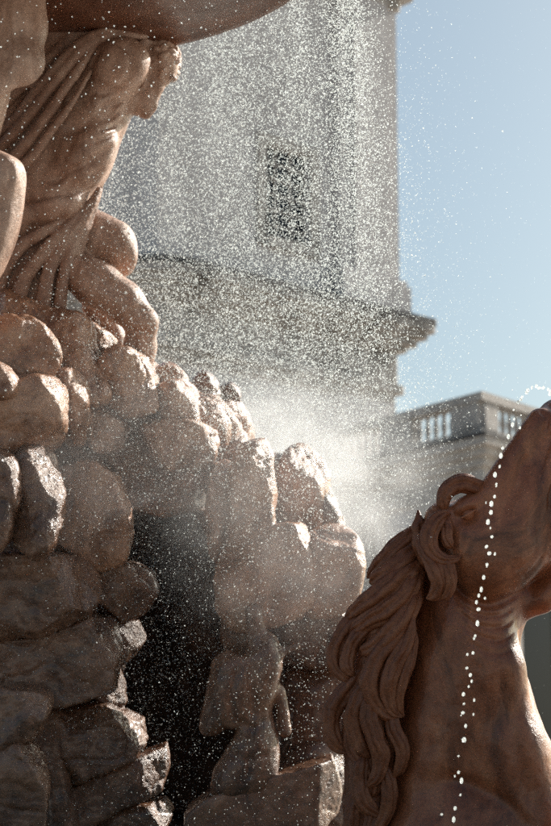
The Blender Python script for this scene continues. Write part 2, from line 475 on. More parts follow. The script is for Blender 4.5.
# the window opening is cut through the wall
wz0 = None
def a_at(u, v):
    """distance along the right face of the wall under pixel (u, v), and the height there"""
    d = FWD + (u-275.5)/FPX*RIGHT + (413.0-v)/FPX*UP
    t = ((corner - CAM[:2]) @ fn)/(d[:2] @ fn); p = CAM + d*t
    return (p[:2]-corner) @ fdir, p[2]
wa0, wz1 = a_at(265, 143); wa1, _ = a_at(309, 152); _, wz0 = a_at(265, 236)
pa0, _ = a_at(333, 150); pa1 = W_

def wall_with_hole(name, other):
    xs = [0, wa0, wa1, W_]; zs = [0.0, wz0, wz1, ZT]; V = []; F = []
    def pt(a, o, z):
        if other:
            p = corner - fn*a - fdir*o; return (p[0], p[1], z)
        return tpt(a, o, z)
    for z in zs:
        for x in xs: V.append(pt(x, 0, z))
    for i in range(3):
        for j in range(3):
            if i == 1 and j == 1: continue
            F.append((i*4+j, i*4+j+1, (i+1)*4+j+1, (i+1)*4+j))
    b0 = len(V)
    for x, z in ((wa0, wz0), (wa1, wz0), (wa1, wz1), (wa0, wz1)): V.append(pt(x, -0.3, z))
    h = [5, 6, 10, 9]
    for k in range(4): F.append((h[k], h[(k+1) % 4], b0+(k+1) % 4, b0+k))
    o = mesh_np(name, V, F, M_CHURCH, tower, smooth=False); return o
wall_with_hole('wall', False); wall_with_hole('wall', True)
for k in (0, 1):                                                          # the two far walls
    a = corner - fn*W_ if k == 0 else corner + fdir*W_
    q = corner + fdir*W_ - fn*W_
    mesh_np('wall', [(a[0], a[1], 0), (q[0], q[1], 0), (q[0], q[1], ZT), (a[0], a[1], ZT)], [(0, 1, 2, 3)], M_CHURCH, tower, smooth=False)
ring_box('roof', 0.2, ZT, ZT+0.5, M_LEDGE, tower)
for other in (False, True):
    win = face_box('window', wa0-0.02, wa1+0.02, -0.24, -0.28, wz0-0.02, wz1+0.02, M_PANE, tower, other)
    fr = 0.16
    for (a0, a1, z0, z1, nm) in ((wa0-0.35, wa0-0.003, wz0-0.3, wz1+0.3, 'window_frame'), (wa1+0.003, wa1+0.35, wz0-0.3, wz1+0.3, 'window_frame'),
                                 (wa0-0.003, wa1+0.003, wz1+0.003, wz1+0.3, 'lintel'), (wa0-0.003, wa1+0.003, wz0-0.3, wz0-0.003, 'sill')):
        face_box(nm, a0, a1, 0.0, 0.09 if nm != 'sill' else 0.2, z0, z1, M_TRIM, win, other)
    mid = (wa0+wa1)/2
    for a in (wa0+(wa1-wa0)*k/3 for k in (1, 2)): face_box('glazing_bar', a-0.03, a+0.03, -0.24, -0.19, wz0, wz1, M_TRIM, win, other)
    for k in range(1, 6): z = wz0+(wz1-wz0)*k/6; face_box('glazing_bar', wa0, wa1, -0.24, -0.2, z-0.03, z+0.03, M_TRIM, win, other)
# pilasters: stepped layers at both ends of each visible face
PZ = LEDGE_Z+0.003
for other in (False, True):
    for (a0, a1) in ((pa0, W_+0.28),):
        p = face_box('pilaster', a0, a1, 0.0, 0.28, PZ, ZT-0.4, M_CHURCH, tower, other)
        face_box('pilaster_panel', a0+0.55, a1-0.55, 0.28, 0.42, PZ, ZT-0.4, M_CHURCH, p, other)
        face_box('pilaster_base', a0-0.18, a1+0.16, 0.28, 0.62, PZ, PZ+1.0, M_CHURCH, p, other)
        face_box('pilaster_base', a0-0.12, a1+0.1, 0.28, 0.52, PZ+1.003, PZ+1.2, M_CHURCH, p, other)
# main ledge: top band painted dark as its shadow line, then its mouldings
prof = [(1.15, 0.0, -0.2, M_LEDGE), (1.12, -0.203, -0.42, M_TRIM), (0.95, -0.423, -0.62, M_TRIM), (0.72, -0.623, -0.85, M_TRIM), (0.5, -0.853, -1.02, M_TRIM), (0.28, -1.023, -2.1, M_TRIM), (0.42, -2.103, -2.35, M_TRIM), (0.22, -2.353, -2.6, M_TRIM)]
for ov, a, b_, m in prof: ring_box('cornice', ov, LEDGE_Z+b_, LEDGE_Z+a, m, tower)
for other in (False, True):
    for (a0, a1) in ((pa0, W_+0.16),):
        face_box('pilaster', a0, a1, 0.0, 0.16, 0.0, LEDGE_Z-2.603, M_CHURCH, tower, other)
# upper cornice, its lowest mouldings just reaching the top of the picture
_, ztop = a_at(390, 14)
for ov, a, b_ in ((0.45, 0.0, 0.35), (0.75, 0.353, 0.7), (1.0, 0.703, 1.2)): ring_box('cornice', ov, ztop+a, ztop+b_, M_TRIM, tower)

# ------------------------------------------------------------------ lower wing with a balustraded terrace, its corner towards us
RAIL_Z = P(481, 393, 50)[2]
C0 = P(481, 393, 50)[:2]; L1 = ray_at_z(318, 436, RAIL_Z)[:2]; R1 = C0 + (ray_at_z(523, 406, RAIL_Z)[:2]-C0)*5.5
wing = empty('terrace_wing', (*C0, 0))
tag(wing, 'low stone wing with a balustraded terrace beside the church tower', 'building')

def wbox(name, p0, p1, o0, o1, z0, z1, mat, parent, nrm):
    V = []
    for z in (z0, z1):
        for p, o in ((p0, o0), (p1, o0), (p1, o1), (p0, o1)):
            q = p + nrm*o; V.append((q[0], q[1], z))
    F = [(0, 3, 2, 1), (4, 5, 6, 7), (0, 1, 5, 4), (1, 2, 6, 5), (2, 3, 7, 6), (3, 0, 4, 7)]
    o = mesh_np(name, V, F, mat, parent, smooth=False); fix_normals(o); return o

def offs_pt(o):
    """terrace corner moved outwards by o on both faces"""
    n1, n2 = NL, NR
    return C0 + (n1+n2)*o/(1+n1@n2)
dl = (L1-C0)/np.linalg.norm(L1-C0); NL = np.array([dl[1], -dl[0]]); NL = NL if NL[1] < 0 else -NL
dr = (R1-C0)/np.linalg.norm(R1-C0); NR = np.array([dr[1], -dr[0]]); NR = NR if NR[1] < 0 else -NR

def band(name, out, z0, z1, mat, depth=1.0, parent=wing):
    """a course running round the corner: one closed L-shaped prism"""
    a = L1 + NL*out; c = offs_pt(out); b_ = R1 + NR*out
    a2 = L1 + NL*(out-depth); c2 = offs_pt(out-depth); b2 = R1 + NR*(out-depth)
    V = [(*p, z) for z in (z0, z1) for p in (a, c, b_, b2, c2, a2)]
    F4 = [(i, (i+1) % 6, 6+(i+1) % 6, 6+i) for i in range(6)] + [(0, 1, 4, 5), (1, 2, 3, 4), (6, 7, 10, 11), (7, 8, 9, 10)]
    o = mesh_np(name, V, F4, mat, parent, smooth=False); fix_normals(o); return o

band('rail', 0.16, RAIL_Z-0.22, RAIL_Z, M_TRIM, 0.45)
band('plinth', 0.10, RAIL_Z-1.22, RAIL_Z-0.95, M_TRIM, 0.45)
for out, a, b_, m in ((0.75, -1.32, -1.223, M_LEDGE), (0.70, -1.52, -1.323, M_TRIM), (0.5, -1.72, -1.523, M_TRIM), (0.3, -1.95, -1.723, M_TRIM), (0.14, -2.6, -1.953, M_TRIM)):
    band('cornice', out, RAIL_Z+a, RAIL_Z+b_, m, 0.9)
wwall = band('wall', 0.0, 0.0, RAIL_Z-2.603, M_CHURCH, 1.0)
wbox('terrace_floor', L1-NL*0.3, C0-NL*0.3-dl*0.0, 0, -6, RAIL_Z-1.30, RAIL_Z-1.24, M_TRIM, wing, NL)

# balusters: one turned shape shared by all
bz0, bz1 = RAIL_Z-0.95, RAIL_Z-0.22
bp_ = [(0.10, 0), (0.10, .06), (0.06, .10), (0.06, .16), (0.085, .27), (0.08, .36), (0.06, .48), (0.05, .56), (0.07, .60), (0.05, .63), (0.10, .66), (0.10, .73)]
seg = 10; thv = np.linspace(0, 2*math.pi, seg, endpoint=False)
BV = np.array([[r*math.cos(t), r*math.sin(t), z] for r, z in bp_ for t in thv])
BF = [(i*seg+j, i*seg+(j+1) % seg, (i+1)*seg+(j+1) % seg, (i+1)*seg+j) for i in range(len(bp_)-1) for j in range(seg)]
bal0 = None
def put_baluster(p):
    global bal0
    if bal0 is None:
        bal0 = mesh_np('baluster', BV+np.array([p[0], p[1], bz0]), BF, M_TRIM, wing, loc=np.array([p[0], p[1], bz0]))
    else:
        o = bal0.copy(); COL.objects.link(o); o.parent = wing; o.location = np.array([p[0], p[1], bz0]) - np.array(wing.location)
lenL = np.linalg.norm(L1-C0); lenR = np.linalg.norm(R1-C0)
def run(dirv, nrm, length, first):
    s = first
    wbox('pier', C0+dirv*0.01, C0+dirv*first, 0.12, -0.26, bz0, bz1, M_TRIM, wing, nrm)
    while s < length-0.4:
        for k in range(5):
            put_baluster(C0+dirv*(s+0.17+k*0.33)-nrm*0.07)
        s += 0.17*2+4*0.33
        e = min(s+1.25, length)
        wbox('pier', C0+dirv*s, C0+dirv*e, 0.12, -0.26, bz0, bz1, M_TRIM, wing, nrm); s = e
run(dl, NL, lenL, 1.05); run(dr, NR, lenR, 0.62)
# windows in the wing's right-hand face and beneath the cornice on the left-hand face
def wing_window(dirv, nrm, s, w, z0, z1):
    p0 = C0+dirv*(s-w/2); p1 = C0+dirv*(s+w/2)
    wdw = wbox('window', p0, p1, 0.012, 0.03, z0, z1, M_PANE, wing, nrm)
    wbox('window_frame', p0-dirv*0.25, p0, 0.0, 0.16, z0, z1, M_TRIM, wdw, nrm); wbox('window_frame', p1, p1+dirv*0.25, 0.0, 0.16, z0, z1, M_TRIM, wdw, nrm)
    wbox('lintel', p0-dirv*0.3, p1+dirv*0.3, 0.0, 0.2, z1+0.003, z1+0.3, M_TRIM, wdw, nrm); wbox('sill', p0-dirv*0.3, p1+dirv*0.3, 0.0, 0.25, z0-0.2, z0-0.003, M_TRIM, wdw, nrm)
    wbox('glazing_bar', (p0+p1)/2-dirv*0.04, (p0+p1)/2+dirv*0.04, 0.03, 0.06, z0, z1, M_TRIM, wdw, nrm)
wing_window(dl, NL, 1.6, 0.8, RAIL_Z-4.2, RAIL_Z-2.9); wing_window(dl, NL, 4.6, 0.8, RAIL_Z-4.2, RAIL_Z-2.9)
wing_window(dr, NR, 3.2, 3.5, 3.2, 8.2); wing_window(dr, NR, 7.6, 2.3, 3.2, 8.2)

# ------------------------------------------------------------------ rockwork
core_o = empty('fountain_rockwork', (FC[0]+0.2, FC[1], 0.7))
tag(core_o, 'wet brown piled rock pedestal under the crouching figures', 'rock pile')

def rock(poly, d, t=30, r=24, mat=M_ROCK, amp=4.2, nfr=0.022, tilt=(0, 0), cuts=(), sm=2, res=2.1, name='rock', parent=core_o, seed=None, ridge=1.0, facets=6, fk=7, grow=1.1, turn=1.0):
    p = np.array(poly, float); c = (p.min(0)+p.max(0))/2
    p = c + (p-c)*(grow if sm else 1.0)
    if sm: p = chaikin(p, sm)
    sd = int(abs(c[0]*7+c[1]*13)) if seed is None else seed
    rr = np.random.default_rng(sd)
    m = 14
    tm = t + 14 + abs(tilt[0])*np.ptp(p[:, 0])/2 + abs(tilt[1])*np.ptp(p[:, 1])/2
    if facets: tilt = (tilt[0]+turn*rr.uniform(-.28, .28), tilt[1]+turn*rr.uniform(-.3, .15)); tm += 16
    S = Sculpt((p[:, 0].min()-m, p[:, 1].min()-m, -tm), (p[:, 0].max()+m, p[:, 1].max()+m, tm), res)
    S.puff(p, 0, t, min(r, t)*0.7, tilt=tilt)
    for n, off in cuts: S.cut(n, off + np.dot(np.array(n)/np.linalg.norm(n), [c[0], c[1], 0]), k=1.5)
    if facets:                                                # a plane added on the upper right of the stone to catch the sun
        n = np.array([1, rr.uniform(-.9, -.45), rr.uniform(-.6, -.35)]); n /= np.linalg.norm(n)
        S.cut(n, (((p-c) @ n[:2]).max() + abs(n[2])*t*.8)*rr.uniform(.76, .9) + n[:2] @ c, k=min(fk, 3))
    for _ in range(facets):                                  # broken facets on the front and the sunny side
        n = np.array([rr.uniform(-.9, 1.1), rr.uniform(-1, .8), rr.uniform(-1.2, -.25)]); n /= np.linalg.norm(n)
        sup = ((p-c) @ n[:2]).max()*0.80 + abs(n[2])*t*0.80
        S.cut(n, sup*rr.uniform(.72, .98) + n[:2] @ c, k=fk)
    v, q = S.mesh()
    nn = vnormals(v, q)
    w = fbm(v*nfr, sd, 4)*amp + noise3(v*nfr*0.6+40, sd+3)*amp*1.1
    rd = np.abs(noise3(v*nfr*1.6+5, sd+31)); w -= ridge*np.clip(0.13-rd, 0, 1)*amp*5.0
    rd2 = np.abs(noise3(v*nfr*4.1+3, sd+57)); w -= ridge*np.clip(0.12-rd2, 0, 1)*amp*2.0
    ls = fbm(v*nfr*2.2+9, sd+71, 2)*2.2; w += amp*0.35*(np.floor(ls)+np.clip((ls-np.floor(ls))*4-1.5, 0, 1))   # broken ledges
    w += fbm(v*nfr*7, sd+9, 3)*0.45
    v = v + nn*w[:, None]
    F = Frame(c[0], c[1], d)
    return mesh_np(name, F(v), q, mat, parent)

D0 = 10.4
ROCKS = [
 # polygon, depth, half thickness, edge radius, material, extras
 # shelf below the figures
 ([(-40,288),(8,292),(35,302),(70,314),(104,332),(124,350),(120,380),(60,366),(0,345),(-40,340)], D0+.02, 60, 30, M_ROCK, {}),
 ([(-40,322),(10,316),(36,322),(54,336),(60,362),(48,384),(10,386),(-40,380)], D0-.2, 36, 30, M_ROCK, {}),
 ([(46,352),(58,340),(80,340),(97,354),(108,376),(112,402),(80,410),(52,400)], D0-.18, 34, 28, M_ROCK, {}),
 ([(100,372),(104,352),(124,345),(143,352),(153,366),(161,384),(166,410),(130,420),(106,404)], D0-.36, 34, 26, M_ROCK, {}),
 ([(154,380),(160,368),(172,365),(182,376),(196,398),(196,414),(176,414),(160,404)], D0-.2, 26, 20, M_ROCK, {}),
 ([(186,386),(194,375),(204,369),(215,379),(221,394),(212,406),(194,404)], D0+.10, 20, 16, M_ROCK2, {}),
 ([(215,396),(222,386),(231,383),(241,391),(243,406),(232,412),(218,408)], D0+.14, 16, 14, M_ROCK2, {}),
 ([(160,392),(176,382),(192,394),(198,416),(194,436),(164,432)], D0-.36, 26, 22, M_ROCK, {}),
 ([(190,404),(206,395),(220,406),(228,428),(226,450),(194,446)], D0-.22, 24, 20, M_ROCK, {}),
 ([(214,408),(232,400),(246,412),(253,432),(250,462),(222,462)], D0+.06, 22, 20, M_ROCK, {}),
 ([(138,432),(150,422),(172,420),(200,424),(216,437),(210,462),(190,478),(152,462)], D0-.5, 22, 12, M_ROCK, {'sm':1}),
 # left upper lumps
 ([(-40,360),(2,366),(14,384),(12,398),(-40,400)], D0-.3, 26, 22, M_ROCK, {}),
 ([(-40,392),(10,384),(40,376),(56,382),(62,396),(61,425),(57,444),(30,462),(-40,466)], D0-.36, 38, 30, M_ROCK, {'amp':2.5}),
 ([(52,384),(62,374),(78,374),(86,388),(90,420),(84,448),(58,448)], D0-.26, 26, 22, M_ROCK, {}),
 ([(84,404),(100,400),(120,412),(128,432),(124,452),(90,452)], D0-.2, 26, 20, M_ROCK, {}),
 # broad diagonal slab with a lit top edge
 ([(50,430),(90,426),(122,429),(146,442),(182,460),(216,474),(232,494),(232,530),(218,540),(196,506),(150,512),(110,500),(70,486)], D0-.16, 34, 16, M_ROCK, {'sm':1,'tilt':(0,-.15)}),
 ([(186,480),(206,474),(226,482),(234,500),(233,540),(222,560),(196,520)], D0-.02, 24, 16, M_ROCK, {}),
 # left middle
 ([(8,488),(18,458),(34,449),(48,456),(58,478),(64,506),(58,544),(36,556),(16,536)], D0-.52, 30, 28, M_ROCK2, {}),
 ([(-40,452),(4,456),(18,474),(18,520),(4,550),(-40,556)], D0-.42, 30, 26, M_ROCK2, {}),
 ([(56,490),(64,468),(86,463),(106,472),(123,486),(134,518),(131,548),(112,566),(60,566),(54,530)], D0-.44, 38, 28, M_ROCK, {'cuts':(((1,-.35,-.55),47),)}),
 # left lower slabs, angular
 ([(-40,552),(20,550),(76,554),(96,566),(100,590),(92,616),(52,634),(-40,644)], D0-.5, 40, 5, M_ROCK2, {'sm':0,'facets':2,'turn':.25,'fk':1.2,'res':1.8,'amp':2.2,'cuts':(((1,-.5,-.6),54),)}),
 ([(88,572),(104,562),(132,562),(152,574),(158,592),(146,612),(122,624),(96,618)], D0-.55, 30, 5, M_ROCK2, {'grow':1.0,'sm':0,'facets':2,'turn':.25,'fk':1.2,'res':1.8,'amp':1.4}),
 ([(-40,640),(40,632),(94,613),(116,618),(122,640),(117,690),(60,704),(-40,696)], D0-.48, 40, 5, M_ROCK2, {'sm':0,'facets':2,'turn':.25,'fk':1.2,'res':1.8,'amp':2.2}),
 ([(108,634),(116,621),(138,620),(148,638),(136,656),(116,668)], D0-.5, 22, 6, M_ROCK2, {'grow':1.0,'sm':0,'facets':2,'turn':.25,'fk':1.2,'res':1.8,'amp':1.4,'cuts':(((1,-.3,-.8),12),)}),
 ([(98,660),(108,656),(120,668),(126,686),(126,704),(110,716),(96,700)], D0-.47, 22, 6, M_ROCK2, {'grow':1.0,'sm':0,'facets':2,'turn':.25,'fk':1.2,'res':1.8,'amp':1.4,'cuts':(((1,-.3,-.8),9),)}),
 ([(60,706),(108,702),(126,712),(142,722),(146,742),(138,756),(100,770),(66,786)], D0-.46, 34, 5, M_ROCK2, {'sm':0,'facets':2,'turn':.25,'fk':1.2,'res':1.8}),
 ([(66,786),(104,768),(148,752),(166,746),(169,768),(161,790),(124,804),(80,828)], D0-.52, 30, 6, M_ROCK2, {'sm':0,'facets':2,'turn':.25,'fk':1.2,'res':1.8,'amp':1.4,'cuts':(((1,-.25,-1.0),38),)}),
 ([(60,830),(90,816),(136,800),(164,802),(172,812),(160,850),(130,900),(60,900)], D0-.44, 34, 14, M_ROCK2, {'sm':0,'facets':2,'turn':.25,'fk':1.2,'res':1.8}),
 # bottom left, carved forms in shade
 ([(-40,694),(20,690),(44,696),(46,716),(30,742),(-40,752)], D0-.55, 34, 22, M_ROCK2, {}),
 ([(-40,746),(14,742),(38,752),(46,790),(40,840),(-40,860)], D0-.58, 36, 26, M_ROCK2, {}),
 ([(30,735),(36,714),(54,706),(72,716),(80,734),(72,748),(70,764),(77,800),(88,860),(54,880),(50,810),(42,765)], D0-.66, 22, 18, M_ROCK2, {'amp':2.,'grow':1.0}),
 # pillars and blocks behind the spray on the right
 ([(229,472),(231,452),(239,441),(250,444),(262,440),(271,446),(274,480),(275,560),(228,560)], D0-0.57, 22, 14, M_ROCK, {'grow':1.03,'facets':2,'fk':4,'amp':2.0,'ridge':.6,'turn':.4,'sm':1}),
 ([(204,478),(216,462),(230,460),(238,480),(236,560),(208,560)], D0-0.49, 22, 16, M_ROCK, {'grow':1.03,'facets':2,'fk':4,'amp':2.0,'ridge':.6,'turn':.4}),
 ([(274,480),(284,452),(300,443),(314,452),(326,470),(329,500),(328,540),(276,545)], D0-0.23, 28, 22, M_ROCK, {'grow':1.03,'facets':2,'fk':4,'amp':2.0,'ridge':.6,'turn':.4}),
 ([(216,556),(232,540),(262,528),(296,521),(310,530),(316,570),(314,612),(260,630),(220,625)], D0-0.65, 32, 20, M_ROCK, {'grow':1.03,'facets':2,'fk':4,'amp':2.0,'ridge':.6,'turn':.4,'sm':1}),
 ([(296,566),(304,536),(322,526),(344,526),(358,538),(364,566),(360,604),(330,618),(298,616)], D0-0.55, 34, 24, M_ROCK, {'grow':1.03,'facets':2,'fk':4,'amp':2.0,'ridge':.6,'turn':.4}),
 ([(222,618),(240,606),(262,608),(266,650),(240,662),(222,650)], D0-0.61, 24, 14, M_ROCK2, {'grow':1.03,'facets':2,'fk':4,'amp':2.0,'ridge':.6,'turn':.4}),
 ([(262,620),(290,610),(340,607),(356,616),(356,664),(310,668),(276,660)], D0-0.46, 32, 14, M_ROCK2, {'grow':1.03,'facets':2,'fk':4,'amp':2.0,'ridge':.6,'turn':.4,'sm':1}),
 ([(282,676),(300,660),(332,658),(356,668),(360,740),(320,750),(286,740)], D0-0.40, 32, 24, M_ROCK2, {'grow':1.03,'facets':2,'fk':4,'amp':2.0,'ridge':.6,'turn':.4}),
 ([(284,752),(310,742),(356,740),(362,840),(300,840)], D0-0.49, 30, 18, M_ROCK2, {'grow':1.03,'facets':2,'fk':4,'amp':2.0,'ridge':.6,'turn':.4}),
]
for poly, d, t, r, m, kw in ROCKS:
    uc = min(max(np.array(poly, float)[:, 0].max()-30, -10), 250); vc = np.array(poly, float)[:, 1].mean()
    if d < D0+.2 and 'grow' not in kw: d += 0.0050*(uc-140) if uc < 140 else 0.002*(uc-140)      # the pile bulges towards us on the left
    rock(poly, d, t, r, m, **{'fk': 2.5 if m is M_ROCK2 else 5, 'facets': 3, 'amp': 3.0, **kw})
# slab under the torso, its broken right end catching the sun
rock([(186,812),(206,794),(240,780),(290,766),(333,756),(338,768),(343,796),(339,814),(326,822),(326,880),(186,880)], D0-.85, 30, 3, M_ROCK2, sm=0, amp=1.2, facets=0, cuts=(((1,.05,-.75),60),))
rock([(-60,300),(60,320),(130,352),(180,385),(225,408),(240,470),(180,490),(60,480),(-60,480)], D0+.12, 40, 20, M_ROCK, amp=4, facets=0, res=3.5)
rock([(-60,440),(60,450),(110,480),(120,560),(105,600),(130,600),(110,700),(120,760),(100,900),(-60,900)], D0-.2, 36, 20, M_ROCK2, amp=4, facets=0, res=3.5)
rock([(224,480),(262,470),(310,480),(345,540),(350,640),(360,820),(270,820),(270,680),(226,640)], D0-.2, 24, 20, M_ROCK2, amp=4, facets=0, res=3.5)
# back of the grotto and heart of the pile, deep shade painted as black
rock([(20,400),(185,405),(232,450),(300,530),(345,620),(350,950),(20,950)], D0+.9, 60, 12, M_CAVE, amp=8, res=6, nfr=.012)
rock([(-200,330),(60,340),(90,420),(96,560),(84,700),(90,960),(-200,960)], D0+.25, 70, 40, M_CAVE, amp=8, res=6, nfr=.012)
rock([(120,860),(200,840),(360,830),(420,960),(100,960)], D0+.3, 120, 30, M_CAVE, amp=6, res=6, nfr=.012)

# ------------------------------------------------------------------ torso carving in the grotto
TF = Frame(245, 700, D0-.9)
torso = empty('torso_carving', tuple(P(245, 782, D0-.9)))
tag(torso, 'weathered headless stone torso in front of the dark grotto, standing on a slab', 'statue')
S = Sculpt((185, 595, -50), (310, 800, 50), 1.3)
S.puff(chaikin([(221,651),(232,650),(243,657),(252,646),(263,635),(273,632),(280,642),(284,656),(280,680),(275,700),(266,714),(236,716),(228,724),(222,733),(205,737),(198,724),(203,705),(209,680),(212,660)], 2), 0, 22, 20)
S.puff(chaikin([(240,705),(264,702),(274,722),(279,745),(280,775),(262,800),(212,800),(210,776),(224,752),(235,735)], 2), 0, 26, 24, k=12)
S.cap((280, 690, 2), (285, 731, 2), 6, 6, k=6)
S.cap((281, 652, 0), (297, 646, -2), 5, 3, k=5)
S.cap((257, 640, 0), (254, 612, 0), 11, 9, k=10)
S.ell((235, 690, -16), (20, 36, 12), k=10, rot=10); S.ell((262, 676, -14), (14, 30, 12), k=10, rot=15)
S.cap((252, 650, -24), (250, 770, -28), 2.0, 2.5, k=6, sub=True)
v, q = S.mesh()
v = engrave(v, q, [([(240,660),(233,684),(232,706),(236,722)], 4, 3.0), ([(260,650),(257,680),(253,712),(250,750)], 3.5, 2.0), ([(238,718),(252,724),(268,716)], 4, 2.5),
                   ([(224,746),(246,756),(274,748)], 5, 1.5)])
nn = vnormals(v, q); v = v+nn*(fbm(v*.06, 3, 3)*1.1)[:, None]
mesh_np('body', TF(v), q, M_ROCK2, torso)

# ------------------------------------------------------------------ crouching bearers
AF = Frame(100, 190, 10.27)
atlas = empty('bearer_statue', tuple(P(100, 350, 10.27)))
tag(atlas, 'stone figure bending forward under the bowl, face turned down towards the falling water', 'statue', 'stone bearers under the bowl')
S = Sculpt((-10, 25, -72), (190, 375, 70), 1.35)
# trunk from neck to hip
S.puff(chaikin([(88,50),(112,42),(134,44),(148,53),(152,66),(148,80),(139,95),(133,112),(127,128),(120,142),(116,156),(109,175),(98,195),(82,214),(60,232),(34,250),(-20,256),(-30,205),(-20,170),(14,138),(44,100),(70,66)], 2), 0, 42, 40)
S.ell((120, 71, -32), (33, 27, 30), k=10, rot=-22)                  # shoulder
S.ell((86, 162, -30), (27, 44, 27), k=10, rot=36)                   # flank
S.ell((58, 208, -30), (32, 24, 26), k=8, rot=-25)
S.ell((98, 112, -34), (15, 27, 16), k=7, rot=30)                   # lat
for i, (a, b_) in enumerate(((121, 112), (117, 123), (113, 135), (109, 148))):   # serratus over the ribs
    S.ell((a, b_, -18+i), (11, 5, 15), k=5, rot=-52)
S.cap((60, 150, -52), (44, 196, -52), 2, 2, k=10, sub=True)
# neck, skull, bowed face
S.cap((140, 62, 4), (156, 64, 6), 17, 15, k=8)
S.ell((161, 62, 6), (16, 22, 19), k=6, rot=-8)
S.ell((149, 92, 4), (12, 21, 13), k=8, rot=24)
S.ell((154.5, 106, 3), (3, 5.5, 3.4), k=3, rot=20); S.ell((149, 112, 2), (3, 1.6, 4), k=2, rot=20); S.ell((147, 116, 2), (3, 1.8, 4), k=2, rot=20); S.ell((159, 88, 2), (4.5, 3, 9), k=3); S.ell((156, 95, -7), (3.5, 3.5, 4), k=3, sub=True)     # nose, brow
S.ell((143, 108, 3), (8, 9, 10), k=9, rot=30)                          # beard
S.ell((141, 87, -9), (4.5, 8, 3.5), k=2.5, rot=28); S.ell((141, 87, -13), (2, 4.5, 2.5), k=2, rot=28, sub=True)   # ear
# upper arm folded under, hand holding the cloth at the bowl
S.chain([(112, 58, 30, 18), (126, 44, 24, 12), (146, 38, -4, 8)], k=8)
# near leg: thigh and knee
S.cap((62, 226, 6), (112, 242, 2), 32, 23, k=12); S.ell((121, 250, 0), (15, 17, 18), k=8); S.ell((129, 256, -4), (8, 11, 9), k=5, rot=-10)
S.cap((120, 262, 8), (84, 290, 18), 15, 11, k=8)                      # its shin folded back
# other leg: knee forward, foot on the rock
S.chain([(72, 268, -20, 19), (100, 287, -26, 22), (124, 303, -26, 20), (142, 321, -24, 16)], k=8)
S.ell((147, 322, -28), (12, 11, 13), k=5, rot=35)
S.chain([(143, 328, -22, 15), (141, 348, -16, 15.5), (140, 376, -12, 13)], k=7)
S.chain([(90, 306, 14, 10), (104, 322, 14, 13), (112, 338, 12, 12), (116, 356, 8, 10)], k=6)
S.cap((96, 272, -46), (132, 300, -44), 1.4, 1.4, k=8, sub=True)
S.relax(1)
v, q = S.mesh()
v = engrave(v, q, [
    ([(114,48),(136,64),(134,86),(114,100),(94,100)], 3.4, 4.5), ([(138,104),(118,110),(92,128),(66,142)], 5.5, 5.5), ([(130,112),(118,121),(106,126)], 2.4, 3.4),
    ([(126,124),(114,133),(102,138)], 2.4, 3.4), ([(122,136),(110,145),(98,150)], 2.4, 3.2), ([(119,150),(100,166),(76,178),(48,188)], 4.5, 4.5),
    ([(110,174),(88,194),(60,200),(30,204)], 5, 4.5), ([(82,140),(68,168),(62,192)], 6, 3.2), ([(104,56),(94,76),(84,96)], 5, 3.0), ([(74,222),(54,230),(30,232)], 4, 3),
    ([(118,240),(124,250),(122,264)], 2.4, 2.0), ([(108,232),(118,238),(128,246)], 2.2, 1.4), ([(98,284),(118,296),(136,312)], 3.4, 2.4),
    ([(128,318),(140,311),(153,312)], 2.2, 1.8), ([(132,330),(142,334),(153,332)], 2.2, 1.8), ([(138,336),(136,352),(135,366)], 3, 1.8)])
nn = vnormals(v, q); v = v + nn*(fbm(v*0.05, 5, 3)*0.5)[:, None]
mesh_np('body', AF(v), q, M_STATUE, atlas)
S = Sculpt((136, 32, -22), (186, 96, 34), 1.0)                        # hair: rows of curls
S.ell((162, 61, 6), (16.5, 22, 19.5), k=2, rot=-8)
hr = np.random.default_rng(4)
for i in range(120):
    a, b_ = hr.uniform(0, 2*math.pi), math.acos(hr.uniform(-1, 1))
    p = np.array([math.sin(b_)*math.cos(a)*17, math.sin(b_)*math.sin(a)*22.5, math.cos(b_)*20])
    if p[0] < -6 and p[1] > 6: continue
    S.ell(np.array([162, 61, 6])+p, (3.4, 2.6, 3), k=1.6, rot=hr.uniform(-50, 50))
v, q = S.mesh(); mesh_np('hair', AF(v), q, M_STATUE, atlas)
# cloth thrown over the back, then falling between the legs
S = Sculpt((-60, -5, -75), (165, 320, 60), 1.5)
BACK = [[(152,34,-14,4),(128,30,-24,6),(104,28,-34,8),(78,18,-30,9),(52,6,-20,9)],
        [(150,37,-16,4),(124,38,-34,6),(100,44,-46,7),(72,68,-52,8),(46,98,-50,8),(16,132,-40,8),(-20,150,-30,9)],
        [(146,40,-22,4),(112,44,-42,6),(86,60,-52,7),(62,90,-56,7),(36,124,-54,7),(4,156,-44,8),(-30,180,-34,9)],
        [(104,46,-46,3),(90,70,-54,5),(70,100,-58,6),(48,132,-58,7),(20,166,-52,8),(-14,196,-40,9)],
        [(96,80,-52,2),(78,112,-58,4),(58,140,-60,5),(38,166,-58,6),(10,186,-50,7)],
        [(60,8,-14,8),(56,34,-22,9),(54,60,-34,9),(40,90,-44,9)],
        [(70,18,-18,5),(66,44,-28,6),(70,66,-40,5)],
        [(86,26,-26,4),(74,42,-34,5),(58,62,-40,6),(36,84,-44,8),(6,112,-40,8)]]
for l in BACK:
    p = smooth_path(l, 18); p[:, 3] *= 0.82; S.chain([tuple(x) for x in p], k=1.2)
S.puff(chaikin([(100,30),(70,20),(48,0),(-50,60),(-50,200),(10,190),(40,160),(70,110),(95,60)], 1), -26, 12, 8, k=3)
v, q = S.mesh(); nn = vnormals(v, q); v = v+nn*(fbm(v*0.06, 8, 3)*0.8)[:, None]
